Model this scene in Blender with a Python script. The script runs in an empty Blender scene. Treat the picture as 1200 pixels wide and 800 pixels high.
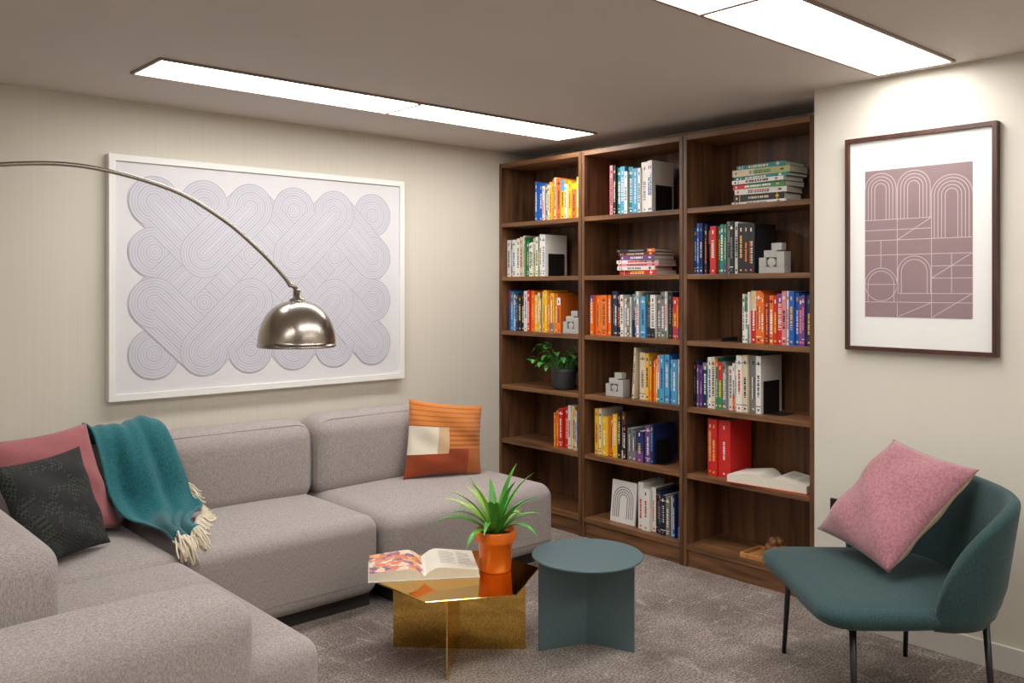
import bpy, bmesh, math, random
from mathutils import Vector, Matrix
random.seed(7)
sc = bpy.context.scene
COL = sc.collection

def lin(c):
    out = []
    for x in c[:3]:
        x = x/255.0
        out.append(x/12.92 if x <= 0.04045 else ((x+0.055)/1.055)**2.4)
    return (out[0], out[1], out[2], 1.0)

# ---------------------------------------------------------------- materials
def newmat(name):
    m = bpy.data.materials.new(name); m.use_nodes = True
    nt = m.node_tree
    return m, nt, nt.nodes['Principled BSDF']

def plain(name, c, rough=0.5, metal=0.0, var=0.06, vscale=8, bump=0.0, bscale=200, coat=0, aniso=None):
    m, nt, b = newmat(name)
    tc = nt.nodes.new('ShaderNodeTexCoord')
    n = nt.nodes.new('ShaderNodeTexNoise'); n.inputs['Scale'].default_value = vscale; n.inputs['Detail'].default_value = 3
    nt.links.new(tc.outputs['Object'], n.inputs['Vector'])
    r = nt.nodes.new('ShaderNodeValToRGB')
    L = lin(c)
    r.color_ramp.elements[0].position = 0.3; r.color_ramp.elements[1].position = 0.7
    r.color_ramp.elements[0].color = tuple(x*(1-var) for x in L[:3])+(1,)
    r.color_ramp.elements[1].color = tuple(min(1, x*(1+var)) for x in L[:3])+(1,)
    nt.links.new(n.outputs['Fac'], r.inputs['Fac']); nt.links.new(r.outputs['Color'], b.inputs['Base Color'])
    b.inputs['Roughness'].default_value = rough; b.inputs['Metallic'].default_value = metal
    if coat: b.inputs['Coat Weight'].default_value = coat
    if bump:
        n2 = nt.nodes.new('ShaderNodeTexNoise'); n2.inputs['Scale'].default_value = bscale; n2.inputs['Detail'].default_value = 4
        nt.links.new(tc.outputs['Object'], n2.inputs['Vector'])
        bp = nt.nodes.new('ShaderNodeBump'); bp.inputs['Strength'].default_value = bump; bp.inputs['Distance'].default_value = 0.01
        nt.links.new(n2.outputs['Fac'], bp.inputs['Height']); nt.links.new(bp.outputs['Normal'], b.inputs['Normal'])
    return m

def fabric(name, c1, c2, scale=160, rough=0.9, stretch=(1, 1, 5), bump=0.35, sheen=0.2):
    m, nt, b = newmat(name)
    tc = nt.nodes.new('ShaderNodeTexCoord')
    def nz(st, s):
        mp = nt.nodes.new('ShaderNodeMapping'); mp.inputs['Scale'].default_value = st
        n = nt.nodes.new('ShaderNodeTexNoise'); n.inputs['Scale'].default_value = s; n.inputs['Detail'].default_value = 2
        nt.links.new(tc.outputs['Object'], mp.inputs['Vector']); nt.links.new(mp.outputs['Vector'], n.inputs['Vector'])
        return n
    a = nz(stretch, scale); d = nz((stretch[2], stretch[2], stretch[0]), scale*0.6)
    ad = nt.nodes.new('ShaderNodeMath'); ad.operation = 'ADD'
    nt.links.new(a.outputs['Fac'], ad.inputs[0]); nt.links.new(d.outputs['Fac'], ad.inputs[1])
    h = nt.nodes.new('ShaderNodeMath'); h.operation = 'MULTIPLY'; h.inputs[1].default_value = 0.5
    nt.links.new(ad.outputs[0], h.inputs[0])
    r = nt.nodes.new('ShaderNodeValToRGB')
    r.color_ramp.elements[0].position = 0.4; r.color_ramp.elements[1].position = 0.6
    r.color_ramp.elements[0].color = lin(c1); r.color_ramp.elements[1].color = lin(c2)
    nt.links.new(h.outputs[0], r.inputs['Fac']); nt.links.new(r.outputs['Color'], b.inputs['Base Color'])
    bp = nt.nodes.new('ShaderNodeBump'); bp.inputs['Strength'].default_value = bump; bp.inputs['Distance'].default_value = 0.003
    nt.links.new(h.outputs[0], bp.inputs['Height']); nt.links.new(bp.outputs['Normal'], b.inputs['Normal'])
    b.inputs['Roughness'].default_value = rough
    b.inputs['Sheen Weight'].default_value = sheen
    return m

def wood(name, c1, c2, st, rough=0.45, bump=.1):
    m, nt, b = newmat(name)
    tc = nt.nodes.new('ShaderNodeTexCoord'); mp = nt.nodes.new('ShaderNodeMapping'); mp.inputs['Scale'].default_value = st
    n = nt.nodes.new('ShaderNodeTexNoise'); n.inputs['Scale'].default_value = 3; n.inputs['Detail'].default_value = 8; n.inputs['Distortion'].default_value = 0.6
    nt.links.new(tc.outputs['Object'], mp.inputs['Vector']); nt.links.new(mp.outputs['Vector'], n.inputs['Vector'])
    r = nt.nodes.new('ShaderNodeValToRGB')
    r.color_ramp.elements[0].position = 0.3; r.color_ramp.elements[1].position = 0.72
    r.color_ramp.elements[0].color = lin(c1); r.color_ramp.elements[1].color = lin(c2)
    nt.links.new(n.outputs['Fac'], r.inputs['Fac']); nt.links.new(r.outputs['Color'], b.inputs['Base Color'])
    bp = nt.nodes.new('ShaderNodeBump'); bp.inputs['Strength'].default_value = bump; bp.inputs['Distance'].default_value = 0.003
    nt.links.new(n.outputs['Fac'], bp.inputs['Height']); nt.links.new(bp.outputs['Normal'], b.inputs['Normal'])
    b.inputs['Roughness'].default_value = rough
    return m

def emis(name, c, s):
    m, nt, b = newmat(name)
    b.inputs['Base Color'].default_value = (0.9, 0.9, 0.9, 1)
    b.inputs['Emission Color'].default_value = c; b.inputs['Emission Strength'].default_value = s
    return m

def carpet():
    m, nt, b = newmat('carpet')
    tc = nt.nodes.new('ShaderNodeTexCoord')
    def noise(scale, det, rough, st=(1, 1, 1), rot=0, dist=0):
        mp = nt.nodes.new('ShaderNodeMapping'); mp.inputs['Scale'].default_value = st; mp.inputs['Rotation'].default_value = (0, 0, rot)
        n = nt.nodes.new('ShaderNodeTexNoise'); n.inputs['Scale'].default_value = scale; n.inputs['Detail'].default_value = det
        n.inputs['Roughness'].default_value = rough; n.inputs['Distortion'].default_value = dist
        nt.links.new(tc.outputs['Object'], mp.inputs['Vector']); nt.links.new(mp.outputs['Vector'], n.inputs['Vector']); return n
    n1 = noise(2.2, 7, 0.7); n2 = noise(120, 2, .5); n3 = noise(5, 10, .8, (1, 4, 1), .6, .8); n4 = noise(5, 10, .8, (4, 1, 1), .3, .8)
    mxm = nt.nodes.new('ShaderNodeMath'); mxm.operation = 'MAXIMUM'
    nt.links.new(n3.outputs['Fac'], mxm.inputs[0]); nt.links.new(n4.outputs['Fac'], mxm.inputs[1])
    lr = nt.nodes.new('ShaderNodeValToRGB'); lr.color_ramp.elements[0].position = 0.56; lr.color_ramp.elements[1].position = 0.66
    nt.links.new(mxm.outputs[0], lr.inputs['Fac'])
    r = nt.nodes.new('ShaderNodeValToRGB'); r.color_ramp.elements[0].position = 0.40; r.color_ramp.elements[1].position = 0.60
    r.color_ramp.elements[0].color = lin((122, 110, 103)); r.color_ramp.elements[1].color = lin((154, 143, 135))
    nt.links.new(n1.outputs['Fac'], r.inputs['Fac'])
    mul = nt.nodes.new('ShaderNodeMath'); mul.operation = 'MULTIPLY'; mul.inputs[1].default_value = .8
    nt.links.new(lr.outputs['Color'], mul.inputs[0])
    mx = nt.nodes.new('ShaderNodeMix'); mx.data_type = 'RGBA'
    nt.links.new(mul.outputs[0], mx.inputs[0]); nt.links.new(r.outputs['Color'], mx.inputs[6]); mx.inputs[7].default_value = lin((190, 181, 173))
    gr = nt.nodes.new('ShaderNodeValToRGB'); gr.color_ramp.elements[0].position = 0.35; gr.color_ramp.elements[1].position = 0.65
    gr.color_ramp.elements[0].color = (0.45, 0.44, 0.43, 1); gr.color_ramp.elements[1].color = (1.45, 1.45, 1.45, 1)
    nt.links.new(n2.outputs['Fac'], gr.inputs['Fac'])
    m2 = nt.nodes.new('ShaderNodeMix'); m2.data_type = 'RGBA'; m2.blend_type = 'MULTIPLY'; m2.inputs[0].default_value = 1
    nt.links.new(mx.outputs[2], m2.inputs[6]); nt.links.new(gr.outputs['Color'], m2.inputs[7])
    nt.links.new(m2.outputs[2], b.inputs['Base Color'])
    bp = nt.nodes.new('ShaderNodeBump'); bp.inputs['Strength'].default_value = 0.5; bp.inputs['Distance'].default_value = 0.006
    nt.links.new(n2.outputs['Fac'], bp.inputs['Height']); nt.links.new(bp.outputs['Normal'], b.inputs['Normal'])
    b.inputs['Roughness'].default_value = 0.95
    return m

M_wall = plain('wall_paint', (220, 215, 203), 0.75, var=0.02, vscale=2, bump=0.04, bscale=120)
M_wallL = wood('wall_covering', (214, 208, 194), (219, 213, 200), (26, 26, .25), rough=.7, bump=.01)
M_ceil = plain('ceiling_paint', (212, 204, 197), 0.85, var=0.02, vscale=2)
M_carpet = carpet()
M_trim = plain('trim_paint', (226, 222, 214), 0.5, var=0.01)
M_wv = wood('walnut_vertical', (68, 44, 28), (130, 89, 57), (9, 9, 0.7))
M_wh = wood('walnut_horizontal', (82, 54, 34), (148, 103, 66), (9, 0.7, 9))
M_panel = emis('light_diffuser', (1, 0.97, 0.93, 1), 14.5)
M_lframe = plain('light_frame', (150, 128, 116), 0.5)
M_sofa = fabric('sofa_fabric', (136, 127, 124), (186, 177, 173), 150, stretch=(1, 1, 7), bump=.25)
M_dark = plain('dark_plinth', (38, 36, 36), 0.6)
M_white = plain('white_frame', (236, 235, 232), 0.45, var=0.01)
M_paper = plain('art_paper', (219, 217, 221), 0.6, var=0.01)
M_artf = plain('art_fill', (202, 201, 210), 0.6, var=0.02)
M_artl = plain('art_line', (164, 165, 180), 0.6, var=0.05)
M_artl2 = plain('art_line_light', (180, 180, 194), 0.6, var=0.05)
M_dwood = wood('dark_frame_wood', (58, 33, 26), (88, 52, 40), (9, 9, 1))
M_mauve = plain('mauve_print', (144, 121, 124), 0.7, var=0.03)
M_pline = plain('print_line', (205, 190, 190), 0.7, var=0.02)
M_steel = plain('brushed_steel', (168, 160, 150), 0.26, 1.0, var=0.03, vscale=40)
M_brass = plain('polished_brass', (222, 182, 98), 0.05, 1.0, var=0.01)
M_green = plain('powder_green', (86, 108, 113), 0.45, var=0.02)
M_orange = plain('orange_glaze', (240, 118, 28), 0.3, var=0.04)
M_soil = plain('soil', (50, 36, 28), 0.95, var=0.3, vscale=60)
M_leaf = plain('leaf', (84, 158, 56), 0.4, var=0.25, vscale=14)
M_leaf2 = plain('leaf_light', (166, 206, 100), 0.4, var=0.2, vscale=14)
M_leafd = plain('leaf_dark', (48, 112, 42), 0.45, var=0.3, vscale=20)
M_chair = fabric('chair_fabric', (27, 54, 57), (44, 75, 76), 220, stretch=(1, 1, 2), bump=0.2, sheen=.1)
M_black = plain('black_metal', (22, 22, 23), 0.4, var=0.02)
M_pink = fabric('rose_velvet', (146, 93, 103), (170, 116, 124), 120, stretch=(1, 1, 1.4), bump=0.06, sheen=0.35)
M_beige = fabric('beige_cloth', (196, 168, 130), (216, 190, 152), 120)
M_pinkl = fabric('rose_cloth', (154, 88, 92), (176, 106, 110), 180, bump=0.15)
M_rust = fabric('rust_cloth', (142, 56, 22), (160, 70, 30), 220, bump=.15)
M_ochre = fabric('ochre_cloth', (196, 114, 46), (212, 134, 62), 220, bump=.15)
M_ochre2 = fabric('ochre_dark_cloth', (164, 88, 34), (180, 102, 44), 220, bump=.15)
M_tan = fabric('tan_cloth', (200, 166, 128), (214, 184, 148), 220, bump=.15)
M_cream = fabric('cream_cloth', (224, 214, 194), (238, 230, 214), 220, bump=.15)
M_teal = fabric('teal_throw', (12, 82, 92), (36, 122, 130), 120, bump=0.6)
M_fringe = fabric('fringe_cotton', (222, 208, 182), (240, 230, 208), 120)
M_grey = plain('grey_stone', (178, 176, 172), 0.5, var=0.06, vscale=20)
M_tray = wood('light_wood', (172, 118, 66), (204, 150, 92), (3, 20, 3))
M_page = plain('pages', (232, 226, 212), 0.8, var=0.03, vscale=60)
M_marble = plain('marble', (230, 228, 224), 0.2, var=0.08)

def blackpat():
    m, nt, b = newmat('black_pattern_cloth')
    tc = nt.nodes.new('ShaderNodeTexCoord')
    mp = nt.nodes.new('ShaderNodeMapping'); mp.inputs['Rotation'].default_value = (0.2, 0.5, 0.6)
    ck = nt.nodes.new('ShaderNodeTexChecker'); ck.inputs['Scale'].default_value = 95
    ck.inputs['Color1'].default_value = lin((30, 31, 31)); ck.inputs['Color2'].default_value = lin((58, 62, 58))
    nt.links.new(tc.outputs['Object'], mp.inputs['Vector']); nt.links.new(mp.outputs['Vector'], ck.inputs['Vector'])
    v = nt.nodes.new('ShaderNodeTexVoronoi'); v.inputs['Scale'].default_value = 22
    v.distance = 'CHEBYCHEV'
    nt.links.new(tc.outputs['Object'], v.inputs['Vector'])
    r = nt.nodes.new('ShaderNodeValToRGB'); r.color_ramp.interpolation = 'CONSTANT'
    r.color_ramp.elements[0].color = (0, 0, 0, 1); r.color_ramp.elements[1].position = 0.5; r.color_ramp.elements[1].color = (1, 1, 1, 1)
    nt.links.new(v.outputs['Color'], r.inputs['Fac'])
    mx = nt.nodes.new('ShaderNodeMix'); mx.data_type = 'RGBA'
    nt.links.new(r.outputs['Color'], mx.inputs[0]); nt.links.new(ck.outputs['Color'], mx.inputs[6]); mx.inputs[7].default_value = lin((40, 40, 40))
    nt.links.new(mx.outputs[2], b.inputs['Base Color']); b.inputs['Roughness'].default_value = 0.9
    return m
M_bpat = blackpat()

def pagepat():
    m, nt, b = newmat('colour_page')
    tc = nt.nodes.new('ShaderNodeTexCoord')
    v = nt.nodes.new('ShaderNodeTexVoronoi'); v.inputs['Scale'].default_value = 30; v.distance = 'MANHATTAN'
    nt.links.new(tc.outputs['Object'], v.inputs['Vector'])
    r = nt.nodes.new('ShaderNodeValToRGB'); cr = r.color_ramp; cr.interpolation = 'CONSTANT'
    cols = [(222, 130, 90), (232, 180, 120), (140, 106, 140), (216, 150, 140), (116, 100, 140), (236, 216, 196)]
    cr.elements[0].color = lin(cols[0]); cr.elements[1].color = lin(cols[1]); cr.elements[1].position = 0.28
    for i, c in enumerate(cols[2:]):
        e = cr.elements.new(0.4+0.1*i); e.color = lin(c)
    sep = nt.nodes.new('ShaderNodeSeparateColor')
    nt.links.new(v.outputs['Color'], sep.inputs[0]); nt.links.new(sep.outputs[0], r.inputs['Fac'])
    nt.links.new(r.outputs['Color'], b.inputs['Base Color']); b.inputs['Roughness'].default_value = 0.5
    return m
M_cpage = pagepat()

# ---------------------------------------------------------------- mesh builder
class MB:
    def __init__(s): s.v = []; s.f = []; s.m = []; s.s = []; s.mats = []
    def mi(s, mat):
        if mat not in s.mats: s.mats.append(mat)
        return s.mats.index(mat)
    def add(s, vs, fs, mat, smooth=False, M=None):
        o = len(s.v)
        for p in vs:
            p = Vector(p)
            s.v.append(M @ p if M is not None else p)
        for k, f in enumerate(fs):
            s.f.append([i+o for i in f]); s.s.append(smooth)
            s.m.append(s.mi(mat[k] if isinstance(mat, list) else mat))
    def box(s, x0, x1, y0, y1, z0, z1, mat, M=None):
        vs = [(x0, y0, z0), (x1, y0, z0), (x1, y1, z0), (x0, y1, z0), (x0, y0, z1), (x1, y0, z1), (x1, y1, z1), (x0, y1, z1)]
        fs = [(0, 3, 2, 1), (4, 5, 6, 7), (0, 1, 5, 4), (1, 2, 6, 5), (2, 3, 7, 6), (3, 0, 4, 7)]
        s.add(vs, fs, mat, False, M)
    def rbox(s, x0, x1, y0, y1, z0, z1, r, mat, puff=(0, 0, 0), M=None, seam=0):
        c = ((x0+x1)/2, (y0+y1)/2, (z0+z1)/2); h = ((x1-x0)/2, (y1-y0)/2, (z1-z0)/2)
        def coords(H):
            a = []
            for i in range(6): a.append((H-r)+r*math.tan(math.radians(45-9*i)))
            inner = [(H-r)*(1-2*i/10) for i in range(1, 10)]
            neg = [-x for x in a[::-1]]
            return a+inner+neg
        cs = [coords(q) for q in h]; idx = {}; vs = []; fs = []
        def put(p):
            k = tuple(round(x, 5) for x in p)
            if k in idx: return idx[k]
            q = [max(-(h[i]-r), min(h[i]-r, p[i])) for i in range(3)]
            d = Vector([p[i]-q[i] for i in range(3)])
            if d.length > 1e-9: d = d.normalized()*r
            P = Vector(q)+d
            n = [P[i]/h[i] for i in range(3)]
            P = Vector((P[0]+puff[0]*n[0]*(1-n[1]**2)*(1-n[2]**2), P[1]+puff[1]*n[1]*(1-n[0]**2)*(1-n[2]**2), P[2]+puff[2]*n[2]*(1-n[0]**2)*(1-n[1]**2)))
            idx[k] = len(vs); vs.append(P+Vector(c)); return idx[k]
        for ax in range(3):
            u, w = (ax+1) % 3, (ax+2) % 3
            for sg in (-1, 1):
                g = []
                for a in cs[u]:
                    row = []
                    for b2 in cs[w]:
                        p = [0, 0, 0]; p[ax] = sg*h[ax]; p[u] = a; p[w] = b2; row.append(put(p))
                    g.append(row)
                for i in range(len(g)-1):
                    for j in range(len(g[0])-1):
                        fs.append((g[i][j], g[i+1][j], g[i+1][j+1], g[i][j+1]))
        s.add(vs, fs, mat, True, M)
    def lathe(s, prof, c, mat, n=40, M=None, smooth=True, capa=False, capb=False, a0=0.0):
        vs = []; fs = []
        for (r, z) in prof:
            for i in range(n):
                a = 2*math.pi*i/n+a0; vs.append((c[0]+r*math.cos(a), c[1]+r*math.sin(a), c[2]+z))
        for k in range(len(prof)-1):
            for i in range(n):
                j = (i+1) % n; fs.append((k*n+i, k*n+j, (k+1)*n+j, (k+1)*n+i))
        if capa: fs.append(tuple(range(n)))
        if capb: fs.append(tuple((len(prof)-1)*n+i for i in range(n)))
        s.add(vs, fs, mat, smooth, M)
    def tube(s, pts, r, mat, n=10, caps=True, closed=False):
        pts = [Vector(p) for p in pts]; vs = []; fs = []
        rr = r if isinstance(r, (list, tuple)) else [r]*len(pts)
        up = None
        for i, p in enumerate(pts):
            t = (pts[min(i+1, len(pts)-1)]-pts[max(i-1, 0)])
            if t.length < 1e-9: t = Vector((0, 0, 1))
            t.normalize()
            if up is None:
                up = Vector((0, 0, 1)) if abs(t.z) < 0.9 else Vector((1, 0, 0))
            a = t.cross(up)
            if a.length < 1e-4: a = t.cross(Vector((0, 1, 0)))
            a.normalize(); b2 = a.cross(t).normalized(); up = b2
            for k in range(n):
                q = 2*math.pi*k/n; vs.append(p+a*math.cos(q)*rr[i]+b2*math.sin(q)*rr[i])
        for i in range(len(pts)-1):
            for k in range(n):
                j = (k+1) % n; fs.append((i*n+k, i*n+j, (i+1)*n+j, (i+1)*n+k))
        if caps:
            fs.append(tuple(range(n))); fs.append(tuple((len(pts)-1)*n+k for k in range(n)))
        s.add(vs, fs, mat, True)
    def ribbon(s, pts, w, mp, mat, closed=False):
        n = len(pts); vs = []; fs = []
        for i in range(n):
            a = pts[(i-1) % n] if (closed or i > 0) else pts[i]
            b2 = pts[(i+1) % n] if (closed or i < n-1) else pts[i]
            t = Vector((b2[0]-a[0], b2[1]-a[1]))
            if t.length < 1e-9: t = Vector((1, 0))
            t.normalize(); nn = Vector((-t.y, t.x))*w/2
            vs.append(mp(pts[i][0]+nn.x, pts[i][1]+nn.y)); vs.append(mp(pts[i][0]-nn.x, pts[i][1]-nn.y))
        for i in range(n if closed else n-1):
            j = (i+1) % n; fs.append((2*i, 2*i+1, 2*j+1, 2*j))
        s.add(vs, fs, mat)
    def pillow(s, BL, BR, TR, TL, th, matf, n=22, pinch=0.07, seed=0):
        BL, BR, TR, TL = map(Vector, (BL, BR, TR, TL))
        N = (BR-BL).cross(TL-BL).normalized()
        rnd = random.Random(seed); ph = [rnd.uniform(0, 6) for _ in range(4)]
        def pos(i, j, sd):
            a = -1+2*i/n; b2 = -1+2*j/n
            aa = a*(1-pinch*(1-b2*b2)); bb = b2*(1-pinch*(1-a*a))
            u = (aa+1)/2; v = (bb+1)/2
            p = BL*(1-u)*(1-v)+BR*u*(1-v)+TR*u*v+TL*(1-u)*v
            k = max(0, (1-a**4)*(1-b2**4)) ** 0.7*(1-0.25*(a*a+b2*b2)/2)
            w = 0.006*math.sin(5*a+ph[0])*math.sin(4*b2+ph[1])+0.005*math.sin(8*b2+5*a+ph[2])
            return p+N*sd*(th/2*k+w*min(1, k*2))
        vs = []; ix = {}; fs = []; ms = []
        for sd in (1, -1):
            for i in range(n+1):
                for j in range(n+1):
                    e = i in (0, n) or j in (0, n)
                    if e and sd == -1: ix[(i, j, sd)] = ix[(i, j, 1)]
                    else:
                        ix[(i, j, sd)] = len(vs); vs.append(pos(i, j, sd))
            for i in range(n):
                for j in range(n):
                    q = [ix[(i, j, sd)], ix[(i+1, j, sd)], ix[(i+1, j+1, sd)], ix[(i, j+1, sd)]]
                    fs.append(q if sd == 1 else q[::-1]); ms.append(matf((i+.5)/n, (j+.5)/n, sd))
        s.add(vs, fs, ms, True)
    def finish(s, name, bevel=0, parent=None, recalc=True, solid=0):
        me = bpy.data.meshes.new(name)
        me.from_pydata([tuple(v) for v in s.v], [], s.f)
        for m in s.mats: me.materials.append(m)
        for p, m, sm in zip(me.polygons, s.m, s.s): p.material_index = m; p.use_smooth = sm
        if recalc:
            bm = bmesh.new(); bm.from_mesh(me); bmesh.ops.recalc_face_normals(bm, faces=bm.faces); bm.to_mesh(me); bm.free()
        me.update()
        o = bpy.data.objects.new(name, me); COL.objects.link(o)
        if bevel:
            b2 = o.modifiers.new('bevel', 'BEVEL'); b2.width = bevel; b2.segments = 2; b2.limit_method = 'ANGLE'
        if solid:
            b2 = o.modifiers.new('solid', 'SOLIDIFY'); b2.thickness = solid
        if parent: o.parent = parent
        return o

def empty(name, loc=(0, 0, 0)):
    e = bpy.data.objects.new(name, None); COL.objects.link(e); e.empty_display_size = 0.1
    return e

def spline(pts, per=8, closed=False):
    out = []; n = len(pts); P = [Vector(p) for p in pts]
    rng = n if closed else n-1
    for i in range(rng):
        if closed: a, b, c, d = P[(i-1) % n], P[i], P[(i+1) % n], P[(i+2) % n]
        else: a, b, c, d = P[max(i-1, 0)], P[i], P[i+1], P[min(i+2, n-1)]
        for k in range(per):
            t = k/per
            out.append(0.5*((2*b)+(c-a)*t+(2*a-5*b+4*c-d)*t*t+(3*b-a-3*c+d)*t**3))
    if not closed: out.append(P[-1])
    return out

# ---------------------------------------------------------------- room
H = 2.327
YW = 4.31; XR = 3.634; XB = 4.10; YC = 2.03; X0 = -1.6; Y0 = -1.6
def solo(name, *a, bevel=0):
    m = MB(); m.box(*a); return m.finish(name, bevel)
solo('floor', X0-.1, XB+.1, Y0-.1, YW+.1, -0.1, 0, M_carpet)
solo('ceiling', X0-.1, XB+.1, Y0-.1, YW+.1, H, H+0.1, M_ceil)
solo('wall_left', X0-.1, XB+.1, YW, YW+0.1, 0, H, M_wallL)
solo('wall_alcove', XB, XB+0.1, YC, YW, 0, H, M_wall)
solo('wall_right', XR, XB+0.1, Y0, YC, 0, H, M_wall)
solo('wall_rear', X0-.1, XB+.1, Y0-0.1, Y0, 0, H, M_wall)
solo('wall_side', X0-0.1, X0, Y0, YW, 0, H, M_wall)
solo('baseboard_right', XR-0.012, XR, Y0, YC, 0, 0.10, M_trim, bevel=0.003)
solo('baseboard_left', X0, 3.76, YW-0.012, YW, 0, 0.10, M_trim, bevel=0.003)

def ceiling_light(x0, x1, y0, y1):
    m = MB(); t = 0.012; z = H-0.010
    m.box(x0-t, x1+t, y0-t, y0, z, H, M_lframe); m.box(x0-t, x1+t, y1, y1+t, z, H, M_lframe)
    m.box(x0-t, x0, y0, y1, z, H, M_lframe); m.box(x1, x1+t, y0, y1, z, H, M_lframe)
    xm = (x0+x1)/2; m.box(xm-0.009, xm+0.009, y0, y1, z-.004, H, M_lframe)
    m.box(x0, xm-0.009, y0, y1, H-0.007, H-0.001, M_panel); m.box(xm+0.009, x1, y0, y1, H-0.007, H-0.001, M_panel)
    m.finish('ceiling_light_panel')
ceiling_light(1.28, 3.71, 3.42, 3.715)
ceiling_light(1.12, 3.55, 1.41, 1.70)
ceiling_light(1.12, 3.55, -0.60, -0.31)  # unseen panel behind the camera, added to brighten the room
ceiling_light(-1.3, 0.5, 1.41, 1.70)  # extra panel out of view, added for more even fill light

# ---------------------------------------------------------------- bookcases
FX = 3.77; BX = 4.085
SH = [0.115, 0.485, 0.83, 1.175, 1.52, 1.862]; TOP = 2.245
for k, (y1, y0) in enumerate([(4.305, 3.582), (3.578, 2.852), (2.848, 2.108)]):
    m = MB(); t = 0.022
    m.box(FX, BX, y0, y0+t, 0, TOP, M_wv); m.box(FX, BX, y1-t, y1, 0, TOP, M_wv)
    m.box(BX-0.01, BX, y0+t, y1-t, 0, TOP, M_wv)
    m.box(FX, BX-0.01, y0+t, y1-t, TOP-0.028, TOP, M_wh)
    for z in SH: m.box(FX+(0.002 if z > .2 else 0), BX-0.01, y0+t, y1-t, z-0.026, z, M_wh)
    m.box(FX+0.01, FX+0.03, y0+t, y1-t, 0, SH[0]-0.026, M_wh)
    m.finish('bookcase', bevel=0.0015)

bc = {}
def bm_(name, c, r=0.45):
    if name not in bc: bc[name] = plain('book_'+name, c, r, var=0.03, vscale=30)
    return bc[name]
PAL = dict(w=(236, 233, 226), c=(222, 208, 176), y=(242, 192, 44), o=(238, 118, 38), r=(208, 40, 36), d=(32, 32, 36), n=(34, 48, 100),
           b=(36, 98, 188), s=(76, 160, 204), g=(56, 134, 80), t=(34, 132, 134), p=(116, 74, 140), k=(224, 140, 150), e=(126, 126, 126),
           m=(126, 38, 46), h=(180, 186, 124), q=(86, 62, 48))
def B(k): return bm_(k, PAL[k])
NEAR = dict(w='wwceh', c='wcyh', y='yyoc', o='oory', r='rrom', d='dden', n='nnbd', b='bbns', s='sbtw', g='ggth', t='ttgs', p='ppnk', k='kkrw', e='eedw', m='mrq', h='hwg', q='qdc')
LABC = {'w': 'dnerb', 'c': 'nmd', 'y': 'drw', 'o': 'wdy', 'r': 'wwy', 'd': 'wyceo', 'n': 'wwys', 'b': 'wwy', 's': 'wwn', 'g': 'wyc', 't': 'wwc', 'p': 'wwk', 'k': 'dmw', 'e': 'wwd', 'm': 'ycw', 'h': 'dgn', 'q': 'cyw'}

def quad(mb, x, y0, y1, z0, z1, mat, M): mb.add([(x, y0, z0), (x, y1, z0), (x, y1, z1), (x, y0, z1)], [(0, 3, 2, 1)], mat, False, M)

def spine(mb, M, w, h, ch, rnd):
    e = -0.0005; lab = B(rnd.choice(LABC[ch])); lab2 = B(rnd.choice(LABC[ch]+'w'))
    st = rnd.random()
    if st < .22:
        a, b2 = (0, rnd.uniform(.15, .4)) if rnd.random() < .5 else (rnd.uniform(.6, .85), 1)
        oc = B(rnd.choice('wdroybsgtkpec')); quad(mb, e*.6, 0, w, h*a, h*b2, oc, M)
    if st > .7:
        for zz in (.12, .86): quad(mb, e*.7, 0, w, h*zz, h*zz+.004, lab2, M)
    if w > .009:
        z = h*rnd.uniform(.2, .34); zend = h*rnd.uniform(.6, .8); cw_ = min(.011, w*.5); yc = w*.5
        two = w > .026 and rnd.random() < .5
        while z < zend:
            l = rnd.uniform(.004, .012)
            if two:
                quad(mb, e, yc+.001, yc+.001+cw_*.6, z, z+l, lab, M); quad(mb, e, yc-.001-cw_*.6, yc-.001, z, z+l*.8, lab2, M)
            else: quad(mb, e, yc-cw_/2, yc+cw_/2, z, z+l, lab, M)
            z += l+rnd.choice((.0018, .0018, .005))
        z = h*.84; quad(mb, e, yc-cw_*.35, yc+cw_*.35, z, z+.018, lab2, M)
        quad(mb, e, yc-min(.005, w*.3), yc+min(.005, w*.3), h*.05, h*.05+.009, lab, M)

def book(mb, M, w, h, d, ch, rnd):
    c = 0.0022; cm = B(ch)
    mb.box(0, 0.003, 0, w, 0, h, cm, M); mb.box(0.003, d, 0, c, 0, h, cm, M); mb.box(0.003, d, w-c, w, 0, h, cm, M)
    mb.box(0.003, d-0.004, c, w-c, 0.003, h-0.004, M_page, M)
    spine(mb, M, w, h, ch, rnd)

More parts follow.
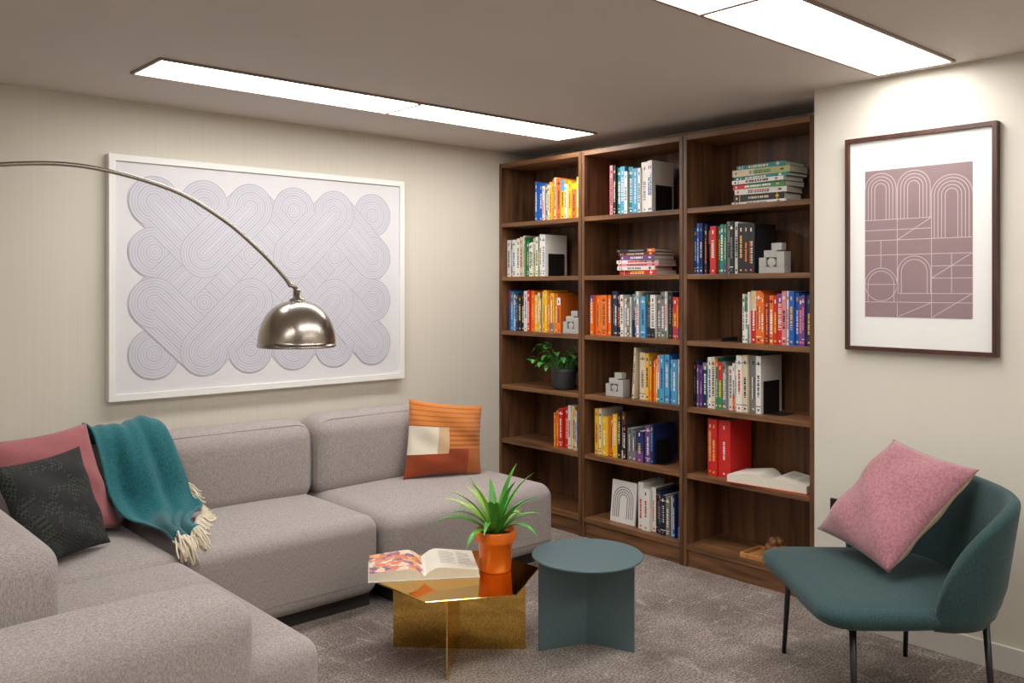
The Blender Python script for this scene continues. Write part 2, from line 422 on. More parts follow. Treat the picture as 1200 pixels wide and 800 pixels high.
def book_row(ya, yb, z, hh, seq, seed, front=3.812, name='row_of_books', hv=.22, dep=.19, dens=1.35):
    rnd = random.Random(seed); m = MB(); W = ya-yb
    s2 = ''
    for ch in seq:
        s2 += ch
        if rnd.random() < dens-1: s2 += rnd.choice(NEAR[ch])
    ws = [rnd.choice((.55, .7, .9, 1.1, 1.4, 1.8)) for _ in s2]; S = sum(ws); y = ya
    ph = rnd.random()
    for i, (ch, w) in enumerate(zip(s2, ws)):
        w = w/S*W; h = hh*(1-hv*(.5+.5*math.sin(i*.7+ph*6))*rnd.uniform(.3, 1))
        M = Matrix.Translation((front+rnd.uniform(0, .025), y-w+.0006, z+0.0005))
        book(m, M, w-0.0012, h, dep, ch, rnd); y -= w
    return m.finish(name)
def book_stack(yc, z, seq, seed, w=.26, front=3.83, thick=.03):
    rnd = random.Random(seed); m = MB(); zz = z+0.0005
    for ch in seq:
        t = thick*rnd.uniform(.6, 1.3); L = w*rnd.uniform(.84, 1.0)
        R2 = Matrix.Translation((front+rnd.uniform(0, .02), yc+rnd.uniform(-.01, .01), zz)) @ Matrix.Rotation(rnd.uniform(-.08, .08), 4, 'Z')
        A = R2 @ Matrix(((1, 0, 0, 0), (0, 0, -1, L/2), (0, 1, 0, 0), (0, 0, 0, 1)))
        book(m, A, t, L, .17, ch, rnd)
        zz += t+.0005
    return m.finish('stack_of_books')
def lean_book(y, z, w, h, ch, ang=0.12, dep=.17):
    m = MB(); rnd = random.Random(3)
    M = Matrix.Translation((3.82, y, z+0.001)) @ Matrix.Rotation(ang, 4, 'X')
    book(m, M, w, h, dep, ch, rnd); m.finish('leaning_book')
def bookend(y, z, h=.12, w=.05):
    m = MB()
    m.box(3.84, 3.98, y-.001, y+.001, z+.001, z+h, M_black); m.box(3.84, 3.95, y-w, y, z+.0005, z+.003, M_black)
    m.finish('metal_bookend')
def block_sculpt(y, z, s=.12, fx=3.82):
    m = MB(); w = s
    m.box(fx, fx+.06, y-w/2, y+w/2, z+.0005, z+.22*s, M_grey)
    m.box(fx, fx+.06, y-w/2, y-w*.2, z+.22*s, z+.75*s, M_grey)
    m.box(fx, fx+.06, y+w*.22, y+w*.5, z+.22*s, z+.55*s, M_grey)
    m.box(fx, fx+.06, y-w*.2, y+w*.3, z+.55*s, z+.8*s, M_grey)
    m.box(fx+.01, fx+.05, y-w*.36, y+w*.05, z+.8*s, z+1.05*s, M_grey)
    m.lathe([(w*.16, 0), (w*.16, .05)], (0, 0, 0), M_grey, 20, Matrix.Translation((fx+.004, y+.02*w, z+.38*s)) @ Matrix.Rotation(math.pi/2, 4, 'Y'), capa=True, capb=True)
    m.finish('geometric_bookend', bevel=.002)

# left bay
book_row(4.03, 3.66, SH[5], .26, 'bwwyoyowyo', 1)
book_row(4.28, 3.93, SH[4], .26, 'wewcwgwwhgww', 2); bookend(3.925, SH[4], .14)
book_row(4.275, 3.80, SH[3], .26, 'bsndwroydyyoyo', 3, dens=1.6); block_sculpt(3.715, SH[3], .13)
book_row(3.85, 3.66, SH[1], .26, 'orrwyw', 4)
# middle bay
book_row(3.40, 3.09, SH[5], .285, 'kdtswtsww', 5); bookend(3.085, SH[5], .15)
book_stack(3.22, SH[4], 'rwkwpmd', 6, w=.29, thick=.024)
book_row(3.552, 3.40, SH[3], .235, 'ooooo', 7, hv=.04, dens=1); book_row(3.398, 2.90, SH[3], .255, 'ddwewbwsdwewdro', 8, dens=1.6)
block_sculpt(3.37, SH[2], .13); lean_book(3.225, SH[2], .014, .285, 'c', .06); book_row(3.195, 2.90, SH[2], .26, 'coyoksbs', 9, dens=1.6)
book_row(3.52, 3.30, SH[1], .275, 'ywyodq', 10); book_row(3.30, 3.09, SH[1], .22, 'deenpn', 11, hv=.3); bookend(3.085, SH[1], .13)
book_row(3.20, 3.08, SH[0], .27, 'www', 12, dens=1.2); book_row(3.078, 2.89, SH[0], .24, 'dndewndb', 13)
# right bay
book_stack(2.44, SH[5], 'wdwgwtht', 14, w=.33, thick=.027)
book_row(2.825, 2.55, SH[4], .265, 'bbndrgtedw', 15); book_row(2.55, 2.45, SH[4], .25, 'ddd', 16, hv=.03, dens=1); block_sculpt(2.36, SH[4], .14)
book_row(2.53, 2.155, SH[3], .26, 'wwwrororkwbpn', 17); bookend(2.66, SH[3], .02, .11)
book_row(2.815, 2.56, SH[2], .265, 'dpngwteww', 18, dens=1.6); book_row(2.556, 2.42, SH[2], .285, 'wcew', 19, hv=.05); bookend(2.415, SH[2], .16, .1)
book_row(2.74, 2.60, SH[1], .29, 'rrr', 20, hv=.02, dens=1)

# white art card with arches
m = MB(); Mx = Matrix.Translation((3.83, 3.32, SH[0]+.003)) @ Matrix.Rotation(math.radians(6), 4, 'Y')
m.box(0, .012, -.09, .09, 0, .235, M_white, Mx)
def mp_card(a, b): return Mx @ Vector((-.0012, a, b))
for r in range(4):
    R = .03+r*.014
    pts = [(R*math.cos(t), .13+R*math.sin(t)) for t in [math.pi*i/20 for i in range(21)]]
    m.ribbon([(R, .03)]+pts+[(-R, .03)], .005, mp_card, M_mauve)
m.finish('arch_print_card')

# open book function
def open_book(name, c, ang, w, h, th, mL, mR, cover):
    m = MB(); M = Matrix.Translation(c) @ Matrix.Rotation(ang, 4, 'Z'); n = 24
    vs = []; fs = []; ms = []
    xs = [-w+2*w*i/n for i in range(n+1)]
    def zt(x):
        a = abs(x)/w
        return th*(0.2+0.8*math.sin(min(1, a*3.2)*math.pi/2)*(1-0.6*a))
    ny = 6
    for x in xs:
        for j in range(ny+1): vs.append((x, -h/2+h*j/ny, zt(x)+.003))
    for i in range(n):
        for j in range(ny):
            fs.append((i*(ny+1)+j, (i+1)*(ny+1)+j, (i+1)*(ny+1)+j+1, i*(ny+1)+j+1)); ms.append(mL if xs[i] < 0 else mR)
    m.add(vs, fs, ms, True, M)
    for sy in (-h/2, h/2):
        vs = []; fs = []
        for x in xs: vs += [(x, sy, .003), (x, sy, zt(x)+.003)]
        for i in range(n): fs.append((2*i, 2*i+2, 2*i+3, 2*i+1))
        m.add(vs, fs, M_page, False, M)
    for sx in (-w, w): m.add([(sx, -h/2, .003), (sx, h/2, .003), (sx, h/2, zt(sx)+.003), (sx, -h/2, zt(sx)+.003)], [(0, 1, 2, 3)], M_page, False, M)
    m.box(-w-.004, w+.004, -h/2-.004, h/2+.004, 0, .003, cover, M)
    for i in range(10):
        y = h*.34-i*h*.065
        for (a, b2) in ((.32, .6), (.66, .9)):
            xa, xb = w*a, w*b2*(1 if i % 4 else .9)
            k = [xa+(xb-xa)*q/4 for q in range(5)]
            for q in range(4):
                m.add([(k[q], y, zt(k[q])+.0036), (k[q+1], y, zt(k[q+1])+.0036), (k[q+1], y+.004, zt(k[q+1])+.0036), (k[q], y+.004, zt(k[q])+.0036)], [(0, 1, 2, 3)], B('e'), False, M)
    return m, M
m, M = open_book('open_book', (3.875, 2.375, SH[1]+.0005), math.radians(-84), .205, .20, .065, M_page, M_page, B('r'))
m.finish('open_book')

# tray with bead garland
m = MB(); ty, tx, tz = 2.40, 3.88, SH[0]+.0005
m.box(tx-.09, tx+.09, ty-.12, ty+.12, tz, tz+.01, M_tray)
for a in ((tx-.09, tx-.08, ty-.12, ty+.12), (tx+.08, tx+.09, ty-.12, ty+.12), (tx-.08, tx+.08, ty-.12, ty-.11), (tx-.08, tx+.08, ty+.11, ty+.12)):
    m.box(*a, tz+.01, tz+.025, M_tray)
m.finish('wooden_tray', bevel=.002)
m = MB(); Mbead = plain('bead_wood', (128, 84, 48), .5, var=.2, vscale=40)
for i in range(19):
    if i < 8: rr = .048; zz = tz+.011+.0195; a = 2*math.pi*i/8
    elif i < 15: rr = .036; zz = tz+.011+.050; a = 2*math.pi*(i-8)/7
    else: rr = .02; zz = tz+.011+.08; a = 2*math.pi*(i-15)/4
    prof = [(.0195*math.sin(math.pi*k/10), -.0195*math.cos(math.pi*k/10)) for k in range(11)]
    m.lathe(prof, (tx+rr*math.cos(a), ty-.03+rr*math.sin(a), zz), Mbead, 14)
m.finish('wooden_bead_garland')

# ---------------------------------------------------------------- wall art left
m = MB(); ax0, ax1, az0, az1 = 1.356, 3.0, 0.925, 2.067; fy = 4.262; t = .03
m.box(ax0, ax1, fy, YW-.001, az0, az0+t, M_white); m.box(ax0, ax1, fy, YW-.001, az1-t, az1, M_white)
m.box(ax0, ax0+t, fy, YW-.001, az0+t, az1-t, M_white); m.box(ax1-t, ax1, fy, YW-.001, az0+t, az1-t, M_white)
m.box(ax0+t, ax1-t, fy+.012, YW-.001, az0+t, az1-t, M_paper)
P = .244; PZ = P*.985; gx0 = 1.443+P/2; gz0 = 1.018+P*.49
lay = [fy+.0119]; ST = .00003
def mpa(a, b): return (a, lay[0], b)
def cell(i, j): return Vector((gx0+P*i, gz0+PZ*j))
LW = .0036; NL = 9
def rad(k): return P*.5*(1-(k+.25)/NL)
def lm(k): return M_artl if k % 3 == 0 else M_artl2
def sector(c, a0, a1, n=48):
    """concentric printed arcs, flat"""
    full = abs(a1-a0) >= 359
    N = n if full else n+1
    an = [math.radians(a0+(a1-a0)*q/n) for q in range(N)]
    lay[0] -= ST
    pts = [mpa(c.x+P*.5*math.cos(a), c.y+P*.5*math.sin(a)) for a in an]
    if not full: pts.append(mpa(c.x, c.y))
    m.add(pts, [tuple(range(len(pts)))], M_artf); lay[0] -= ST
    for k in range(NL):
        m.ribbon([(c.x+rad(k)*math.cos(a), c.y+rad(k)*math.sin(a)) for a in an], LW, mpa, lm(k), full)
def capsule(a, b):
    lay[0] -= ST
    dr = (b-a).normalized(); nn = Vector((-dr.y, dr.x)); a0 = math.atan2(nn.y, nn.x)
    def cap(R):
        return [(a.x+R*math.cos(a0+math.pi*q/20), a.y+R*math.sin(a0+math.pi*q/20)) for q in range(21)] + \
               [(b.x+R*math.cos(a0+math.pi+math.pi*q/20), b.y+R*math.sin(a0+math.pi+math.pi*q/20)) for q in range(21)]
    pp = cap(P*.5); m.add([mpa(*q) for q in pp], [tuple(range(len(pp)))], M_artf); lay[0] -= ST
    for k in range(NL): m.ribbon(cap(rad(k)), LW, mpa, lm(k), True)
# filled interior
lay[0] -= ST
a_, b_ = cell(0, 0), cell(5, 3); m.add([mpa(a_.x, a_.y), mpa(b_.x, a_.y), mpa(b_.x, b_.y), mpa(a_.x, b_.y)], [(0, 1, 2, 3)], M_artf)
for j in range(4):
    for i in range(6): sector(cell(i, j), 0, 360)
for i in (1, 3): capsule(cell(i, 2), cell(i+1, 1))
for i in (0, 2, 4): capsule(cell(i, 1), cell(i+1, 2))
for i in (0, 2, 4): capsule(cell(i, 3), cell(i+1, 2)); capsule(cell(i, 1), cell(i+1, 0))
for i in (1, 3): capsule(cell(i, 2), cell(i+1, 3)); capsule(cell(i, 0), cell(i+1, 1))
# re-emerging edge lobes (outer halves)
for i in range(1, 5):
    sector(cell(i, 3), 0, 180); sector(cell(i, 0), 180, 360-.001)
for j in (1, 2):
    sector(cell(0, j), 90, 270); sector(cell(5, j), -90, 90)
for (i, j, a0, a1) in ((0, 3, 20, 250), (5, 3, -70, 160), (0, 0, 110, 340), (5, 0, 200, 430)):
    sector(cell(i, j), a0, a1)
m.finish('framed_abstract_art', recalc=False)

# ---------------------------------------------------------------- framed print right
m = MB(); py0, py1, pz0, pz1 = 1.266, 1.870, 1.187, 2.081; fx = 3.60; t = .017
m.box(fx, XR-.001, py0, py1, pz0, pz0+t, M_dwood); m.box(fx, XR-.001, py0, py1, pz1-t, pz1, M_dwood)
m.box(fx, XR-.001, py0, py0+t, pz0+t, pz1-t, M_dwood); m.box(fx, XR-.001, py1-t, py1, pz0+t, pz1-t, M_dwood)
m.box(fx+.015, XR-.001, py0+t, py1-t, pz0+t, pz1-t, M_white)
m.box(fx+.013, fx+.0148, 1.358, 1.787, 1.33, 1.938, M_mauve)
U = .429; V = .608
def mpp(a, b): return (fx+.0125, 1.787-a, 1.33+b)
def L(*pts, w=.0026): m.ribbon([(p[0]*U, p[1]*V) for p in pts], w, mpp, M_pline)
def arc(cx, cy, r, a0, a1, n=28):
    m.ribbon([(cx*U+r*math.cos(math.radians(a0+(a1-a0)*i/n)), cy*V+r*math.sin(math.radians(a0+(a1-a0)*i/n))) for i in range(n+1)], .0026, mpp, M_pline)
def arch(cx, cy, r, base):
    pts = [(cx*U+r, base*V)]+[(cx*U+r*math.cos(math.pi*i/20), cy*V+r*math.sin(math.pi*i/20)) for i in range(21)]+[(cx*U-r, base*V)]
    m.ribbon(pts, .0026, mpp, M_pline)
for r in (.066, .052, .038, .024): arch(.155, .87, r, .66)
for r in (.066, .052, .038, .024): arch(.475, .87, r, .66)
for r in (.066, .052, .038, .024): arch(.82, .80, r, .52)
arc(.82, .80, .078, 0, 180)
L((0, .66), (.64, .66)); L((.64, .80), (.64, .0)); L((0, .52), (1, .52)); L((0, .42), (1, .42)); L((.32, .66), (.32, .0))
L((0, .59), (.32, .59)); L((.32, .52), (.64, .66)); L((.32, .59), (.64, .59))
for r in (.068, .055): arch(.16, .22, r, .10)
arc(.16, .22, .068, 180, 360)
for r in (.066, .052): arch(.48, .30, r, .16)
L((0, .22), (.32, .22)); L((0, .10), (1, .10)); L((.32, .16), (1, .16)); L((.16, .52), (.16, .335))
L((.64, .0), (1, .16)); L((.64, .26), (1, .42)); L((.82, .42), (.82, .16)); L((.32, .0), (.64, .10))
L((.64, .26), (1, .26)); L((.64, .34), (1, .34))
m.finish('framed_geometric_print', recalc=False)
solo('wall_outlet', XR-.012, XR-.0005, 1.905, 1.95, .465, .535, M_black, bevel=.003)

# ---------------------------------------------------------------- sofa
S = empty('sectional_sofa')
def cush(name, a, r=.06, puff=(0.0, 0.0, .015)):
    m = MB(); m.rbox(*a, r, M_sofa, puff); return m.finish(name, parent=S)
ZS = .415
cush('seat_middle', (1.372, 2.268, 3.40, 4.25, .06, ZS), .065)
cush('seat_right', (2.276, 3.33, 3.34, 4.25, .06, ZS), .075)
cush('seat_corner', (.43, 1.366, 3.402, 4.25, .06, ZS), .06)
cush('seat_wing', (.43, 1.355, 2.33, 3.394, .06, ZS), .065)
cush('back_middle', (1.372, 2.266, 3.985, 4.255, .38, .775), .085, (0, .012, .01))
cush('back_right', (2.276, 3.12, 3.985, 4.255, .38, .785), .085, (0, .012, .01))
cush('back_corner', (.43, 1.366, 3.995, 4.255, .38, .76), .085, (0, .012, .01))
cush('back_wing', (.42, .72, 2.62, 3.50, .38, .755), .08, (.0, 0, .01))
cush('back_wing_corner', (.42, .68, 3.51, 4.25, .38, .755), .08, (.0, 0, .01))
cush('armrest', (.42, 1.14, 2.30, 2.60, .06, .585), .085, (0, .012, .015))
m = MB()
for a in ((1.42, 2.24, 3.46, 4.2), (2.34, 3.26, 3.42, 4.2), (.5, 1.34, 3.44, 4.2), (.5, 1.28, 2.42, 3.38)):
    m.box(*a, 0, .075, M_dark)
m.finish('plinth', parent=S)
M_seam = plain('seam_cord', (152, 144, 140), .9)
m = MB()
def seam(pts): m.tube(pts, .0022, M_seam, 6)
def ringxy(x0, x1, y0, y1, z, r):
    pts = []
    for (cx, cy, a) in ((x1-r, y0+r, -90), (x1-r, y1-r, 0), (x0+r, y1-r, 90), (x0+r, y0+r, 180)):
        for k in range(7):
            q = math.radians(a+15*k); pts.append((cx+r*math.cos(q), cy+r*math.sin(q), z))
    pts.append(pts[0]); return pts
for b2 in ((1.372, 2.268, 3.40, 4.25), (2.276, 3.33, 3.34, 4.25), (.43, 1.355, 2.33, 3.394)):
    seam(ringxy(*b2, .125, .065))
def ringxz(x0, x1, z0, z1, y, r):
    pts = []
    for (cx, cz, a) in ((x1-r, z0+r, -90), (x1-r, z1-r, 0), (x0+r, z1-r, 90), (x0+r, z0+r, 180)):
        for k in range(7):
            q = math.radians(a+15*k); pts.append((cx+r*math.cos(q), y, cz+r*math.sin(q)))
    pts.append(pts[0]); return pts
seam(ringxz(1.372+.012, 2.266-.012, .39, .764, 4.02, .085)); seam(ringxz(2.276+.012, 3.12-.012, .39, .774, 4.02, .085))
m.finish('piping', parent=S)

# ---------------------------------------------------------------- pillows
def pil(name, c, th, mf, seed=0, pinch=.07, n=22):
    m = MB(); m.pillow(*c, th, mf, seed=seed, pinch=pinch, n=n); return m.finish(name)
pil('pink_pillow', ((.86, 3.72, .45), (1.29, 3.90, .44), (1.165, 3.95, .885), (.76, 3.82, .865)), .11, lambda u, v, s: M_pinkl, 1)
pil('black_pattern_pillow', ((.83, 3.46, .44), (1.18, 3.69, .44), (1.09, 3.78, .82), (.74, 3.58, .81)), .12, lambda u, v, s: M_bpat, 2)
def op(u, v, s):
    st = int(v*60) % 4 == 0
    if v > .66: return M_ochre2 if st else M_ochre
    if u < .52:
        if v > .30:
            return M_cream if (u < .36) else M_tan
        return M_rust
    if v > .36: return M_ochre2 if (int(v*60) % 4 < 2) else M_ochre
    return M_rust if u < .80 else M_ochre2
pil('colour_block_pillow', ((2.735, 3.90, .43), (3.15, 3.75, .43), (3.25, 3.86, .78), (2.80, 3.935, .85)), .13, op, 3, .05, 60)

# throw blanket
rows = [((1.17, 4.19, .70), (1.48, 4.19, .74)), ((1.175, 4.12, .80), (1.49, 4.12, .815)), ((1.19, 4.0, .805), (1.52, 4.0, .80)), ((1.22, 3.945, .70), (1.56, 3.945, .66)),
        ((1.24, 3.90, .55), (1.59, 3.92, .53)), ((1.27, 3.82, .455), (1.61, 3.85, .455)), ((1.31, 3.68, .445), (1.54, 3.74, .45)), ((1.34, 3.55, .445), (1.48, 3.61, .445)), ((1.35, 3.47, .44), (1.46, 3.52, .44))]
La = spline([r[0] for r in rows], 6); Lb = spline([r[1] for r in rows], 6)
m = MB(); NX = 36; vs = []; fs = []
rnd = random.Random(5)
for i, (a, b) in enumerate(zip(La, Lb)):
    t = i/(len(La)-1)
    tang = (La[min(i+1, len(La)-1)]-La[max(i-1, 0)]).normalized(); nn = (b-a).cross(tang).normalized()
    if nn.y > 0 or (abs(nn.y) < .3 and nn.z < 0): nn = -nn
    for k in range(NX+1):
        s = k/NX
        f = .5+.5*math.sin(s*17+2.2*math.sin(t*6+s*3)+t*4)
        f2 = .5+.5*math.sin(s*8.5+5*t+1.5*math.sin(3*s))
        f3 = .5+.5*math.sin(s*31+9*t)
        vs.append(a.lerp(b, s)+nn*(.008+.022*f+.022*f2+.006*f3)+(b-a).normalized()*.012*math.sin(t*11+s*2))
for i in range(len(La)-1):
    for k in range(NX): fs.append((i*(NX+1)+k, i*(NX+1)+k+1, (i+1)*(NX+1)+k+1, (i+1)*(NX+1)+k))
T = empty('throw_blanket')
m.add(vs, fs, M_teal, True); m.finish('blanket', parent=T, recalc=False, solid=.006)
m = MB(); last = (len(La)-1)*(NX+1)
for k in range(0, NX+1):
    p = vs[last+k]; d = Vector((rnd.uniform(-.02, .03), -.05+rnd.uniform(-.02, .02), 0))
    q = p+d; q.z = .437; e = q+Vector((rnd.uniform(-.01, .02), -.025, -.02+rnd.uniform(-.05, 0)))
    m.tube([p, (p+q)/2+Vector((0, 0, .006)), q, e], .0035, M_fringe, 6)
for i in range(22, len(La)-6):
    for z in (0, 1):
        p = Lb[i].lerp(Lb[min(i+1, len(Lb)-1)], z*.5)+Vector((0, -.012, .012))
        q = p+Vector((.035+rnd.uniform(-.01, .015), -.02+rnd.uniform(-.02, .01), -.04))
        q.z = max(q.z, .435)
        m.tube([p, (p+q)/2+Vector((0, -.004, .006)), q, q+Vector((.01, -.012, -.002))], .0035, M_fringe, 6)
m.finish('fringe', parent=T)

# ---------------------------------------------------------------- arc lamp
Lp = empty('arc_floor_lamp'); AY = 3.14
m = MB()
pts = spline([(-.12, AY, .05), (-.13, AY, .6), (-.08, AY, 1.1), (.10, AY, 1.5), (.40, AY, 1.77), (.673, AY, 1.835), (.924, AY, 1.852), (1.207, AY, 1.797), (1.40, AY, 1.70), (1.54, AY, 1.593), (1.64, AY, 1.497), (1.672, AY, 1.455)], 8)
m.tube(pts, .0075, M_steel, 12); m.finish('arc_pole', parent=Lp)
m = MB(); m.lathe([(0.001, 0), (.17, 0), (.175, .005), (.175, .045), (.17, .05), (.001, .05)], (-.12, AY, 0), M_marble, 48); m.finish('marble_base', parent=Lp)
m = MB(); sx, sy, sz = 1.70, AY, 1.222
R = .150; Hh = .172
prof = [(R+.002, 0), (R+.003, .006)]+[(R*math.cos(a)**.85, .006+Hh*math.sin(a)) for a in [math.pi/2*k/18 for k in range(17)]]+[(.026, .006+Hh)]
inn = [(max(.002, r-.004), z-.003) for r, z in prof][::-1]
m.lathe(prof+inn, (sx, sy, sz), M_steel, 64)
m.lathe([(.03, Hh), (.03, Hh+.012), (.016, Hh+.016), (.016, Hh+.045), (.010, Hh+.05), (.001, Hh+.05)], (sx, sy, sz), M_steel, 28)
m.tube([(sx, sy, sz+Hh+.045), (sx-.012, sy, sz+Hh+.06), (sx-.03, sy, sz+Hh+.068)], .009, M_steel, 10)
m.finish('dome_shade', parent=Lp)
m = MB(); m.lathe([(.001, .05), (.02, .055), (.03, .08), (.025, .11), (.015, .13), (.015, .17)], (sx, sy, sz), M_white, 24); m.finish('bulb', parent=Lp)

# ---------------------------------------------------------------- tables
def slit_table(name, c, r, z, mat, legs, center, t=.008, n=96, a0=0):
    m = MB()
    m.lathe([(r-.002, z-t), (r, z-t+.002), (r, z-.002), (r-.002, z)], (c[0], c[1], 0), mat, n, smooth=False, capa=True, capb=True, a0=a0)
    for e in legs:
        d = Vector((e[0]-center[0], e[1]-center[1], 0)); L_ = d.length; a = math.atan2(d.y, d.x)
        m.box(0, L_, -.003, .003, 0.0005, z-t, mat, Matrix.Translation((center[0], center[1], 0)) @ Matrix.Rotation(a, 4, 'Z'))
    return m.finish(name)
slit_table('brass_coffee_table', (2.23, 2.80), .338, .302, M_brass, [(2.05, 2.99), (2.02, 2.60), (2.43, 2.615), (2.42, 2.98)], (2.235, 2.80), n=6, a0=math.radians(31))
slit_table('green_side_table', (2.60, 2.435), .222, .388, M_green, [(2.455, 2.565), (2.728, 2.30), (2.76, 2.57)], (2.66, 2.495))

m, M = open_book('open_magazine', (2.155, 2.935, .3025), math.radians(-33), .215, .26, .05, M_cpage, M_page, M_white)
m.finish('open_magazine')

# potted plants
def leafblade(m, p0, az, el0, L_, w, droop, mat, n=12, tw=0):
    p = Vector(p0); el = el0; vs = []; fs = []; side = Vector((-math.sin(az), math.cos(az), 0))
    for i in range(n+1):
        t = i/n; ww = w*(math.sin(math.pi*min(1, t*.93+.07))**.75)*(1-.25*t)
        if i == n: ww = .0005
        nrm = Vector((-math.cos(az)*math.sin(el), -math.sin(az)*math.sin(el), math.cos(el)))
        vs += [p-side*ww+nrm*ww*.45, p, p+side*ww+nrm*ww*.45]
        p = p+Vector((math.cos(az)*math.cos(el), math.sin(az)*math.cos(el), math.sin(el)))*(L_/n); el -= droop/n*(0.4+1.6*t)
    for i in range(n):
        for k in (0, 1): fs.append((3*i+k, 3*i+k+1, 3*(i+1)+k+1, 3*(i+1)+k))
    m.add(vs, fs, mat, True)
Pt = empty('potted_plant'); pc = (2.375, 2.735, .3025)
m = MB()
m.lathe([(.001, 0), (.060, 0), (.063, .004), (.071, .118), (.080, .119), (.083, .124), (.085, .162), (.081, .166), (.076, .163), (.073, .14), (.001, .14)], pc, M_orange, 56)
m.finish('pot', parent=Pt)
m = MB(); m.lathe([(.001, .145), (.072, .1425)], pc, M_soil, 30); m.finish('soil', parent=Pt)
m = MB(); rnd = random.Random(11)
for i in range(26):
    az = i*2.399+rnd.uniform(-.2, .2); q = i/26
    el = 1.40-q*0.80+rnd.uniform(-.08, .08)
    leafblade(m, (pc[0]+.012*math.cos(az), pc[1]+.012*math.sin(az), pc[2]+.14), az, el, .285-.02*q+rnd.uniform(-.06, .02), .0185, .5+q*1.0, M_leaf if i % 5 in (0, 2, 3) else M_leaf2)
m.finish('leaves', parent=Pt, recalc=False)

Ps = empty('small_potted_plant'); pc = (3.88, 3.83, SH[2]+.0005)
M_slate = plain('slate_pot', (62, 64, 68), .6, var=.08)
m = MB(); m.lathe([(.001, 0), (.058, 0), (.07, .01), (.075, .11), (.078, .125), (.07, .125), (.068, .11), (.001, .11)], pc, M_slate, 36); m.finish('pot', parent=Ps)
m = MB(); rnd = random.Random(4)
for i in range(80):
    az = rnd.uniform(0, 6.28); el = rnd.uniform(.3, 1.35); Lr = rnd.uniform(.08, .20)
    if math.cos(az) > 0.2: Lr *= .6
    if math.sin(az) < -.3: Lr *= .75
    b = Vector((pc[0]+.03*math.cos(az), pc[1]+.03*math.sin(az), pc[2]+.11))
    tip = b+Vector((math.cos(az)*math.cos(el), math.sin(az)*math.cos(el), math.sin(el)))*Lr
    tip.z = min(tip.z, SH[3]-.07)
    m.tube([b, (b+tip)/2+Vector((0, 0, .012)), tip], .0012, M_leafd, 5)
    leafblade(m, tip, az+rnd.uniform(-.8, .8), rnd.uniform(-.3, .5), .06, .019, 1.2, M_leafd if i % 3 else M_leaf, 7)
m.finish('leaves', parent=Ps, recalc=False)

# ---------------------------------------------------------------- lounge chair
Ch = empty('green_lounge_chair')
C = Vector((3.109, 1.480)); F = Vector((-.75, .66)).normalized(); Wv = Vector((-.66, -.75)).normalized()
def cw(f, w, z): p = C+F*f+Wv*w; return Vector((p.x, p.y, z))
half = [(.335, 0), (.338, .12), (.338, .24), (.325, .325), (.26, .375), (.15, .38), (0, .375), (-.15, .36), (-.25, .30), (-.30, .2), (-.31, .08)]
outl = half+[(f, -w) for f, w in half[::-1] if w > 0]
ol = spline([(f, w, 0) for f, w in outl], 6, True)
m = MB(); vs = []; fs = []
ringsd = [(.0, .345), (.80, .350), (.93, .358), (.985, .372), (1.0, .388), (.995, .402), (.975, .414), (.92, .422), (.7, .43), (.4, .434), (.0, .436)]
nO = len(ol)
for sc_, z in ringsd:
    for p in ol:
        dz = .012*max(0, (p.x-.1))
        vs.append(cw(p.x*max(sc_, .001), p.y*max(sc_, .001), z+dz))
for k in range(len(ringsd)-1):
    for i in range(nO):
        j = (i+1) % nO; fs.append((k*nO+i, k*nO+j, (k+1)*nO+j, (k+1)*nO+i))
m.add(vs, fs, M_chair, True); m.finish('seat', parent=Ch)
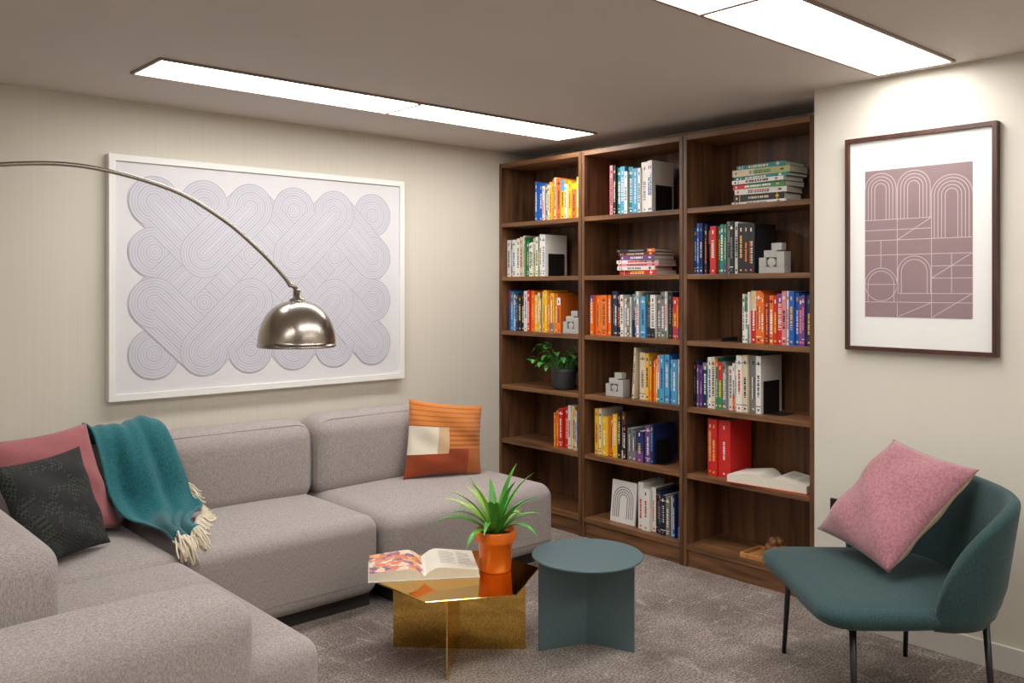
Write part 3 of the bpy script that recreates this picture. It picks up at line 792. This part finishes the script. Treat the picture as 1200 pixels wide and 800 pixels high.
# back shell
hp = [(-.02, .372), (-.08, .376), (-.16, .362), (-.235, .305), (-.285, .21), (-.308, .11)]
path = hp+[(-.315, 0)]+[(f, -w) for f, w in hp[::-1]]
pth = spline([(f, w, 0) for f, w in path], 6)
nP = len(pth); vs = []; nc = 0
for i, p in enumerate(pth):
    t = (pth[min(i+1, nP-1)]-pth[max(i-1, 0)]).normalized(); nrm = Vector((t.y, -t.x, 0))
    if nrm.dot(p) < 0: nrm = -nrm
    s = 1-abs(2*i/(nP-1)-1)
    e = min(1, s/.58); e = math.sin(e*math.pi/2)**.85
    zt = .44+.325*e; zb = .355; th = .045*(.45+.55*min(1, s*6))
    ring = []
    lean = .055*e
    def off(z): return lean*((z-zb)/.39)-.02*max(0, 1-(z-zb)/.12)
    for k in range(7):
        z = zb+(zt-th/2-zb)*k/6; ring.append((th/2+off(z)-(.012 if k == 0 else 0), z))
    for k in range(1, 6):
        a = math.pi*k/6; z = zt-th/2+th/2*math.sin(a); ring.append((th/2*math.cos(a)+off(z), z))
    for k in range(6, -1, -1):
        z = zb+(zt-th/2-zb)*k/6; ring.append((-th/2+off(z), z))
    nc = len(ring)
    for o, z in ring:
        q = p+nrm*o; vs.append(cw(q.x, q.y, z))
fs = []
for i in range(nP-1):
    for k in range(nc):
        j = (k+1) % nc; fs.append((i*nc+k, i*nc+j, (i+1)*nc+j, (i+1)*nc+k))
fs.append(tuple(range(nc))); fs.append(tuple((nP-1)*nc+k for k in range(nc)))
m = MB(); m.add(vs, fs, M_chair, True); m.finish('back_shell', parent=Ch)
m = MB()
for f, w in ((.225, .335), (.225, -.335), (-.225, .30), (-.225, -.30)):
    m.tube([cw(f*1.0, w*.94, .352), cw(f*1.04, w*1.06, 0.0)], [.0115, .0085], M_black, 14)
m.tube([cw(.225, .315, .345), cw(.225, -.315, .345)], .009, M_black); m.tube([cw(-.225, .28, .345), cw(-.225, -.28, .345)], .009, M_black)
m.finish('legs', parent=Ch)

c4 = [Vector(q) for q in ((3.24, 1.80, .50), (3.00, 1.40, .47), (3.365, 1.24, .80), (3.43, 1.58, .86))]
Nn = (c4[1]-c4[0]).cross(c4[3]-c4[0])
fr = 1 if Nn.dot(Vector((-1, 0, .6))) > 0 else -1
pil('pink_velvet_pillow', c4, .16, lambda u, v, s: M_pink if s == fr else M_beige, 6, .06, 30)

# ---------------------------------------------------------------- camera, world
cam = bpy.data.cameras.new('camera'); co = bpy.data.objects.new('camera', cam); COL.objects.link(co)
co.location = (0, 0, 1.45); co.rotation_euler = (math.pi/2, 0, -math.atan2(.6695, .7428))
cam.sensor_width = 36; cam.lens = 31.26; cam.shift_y = -0.0525; cam.clip_start = .05
sc.camera = co
w = bpy.data.worlds.new('world'); sc.world = w; w.use_nodes = True
w.node_tree.nodes['Background'].inputs[0].default_value = (.9, .93, 1, 1); w.node_tree.nodes['Background'].inputs[1].default_value = 0.3
sc.view_settings.view_transform = 'Standard'
sc.view_settings.exposure = 0.0
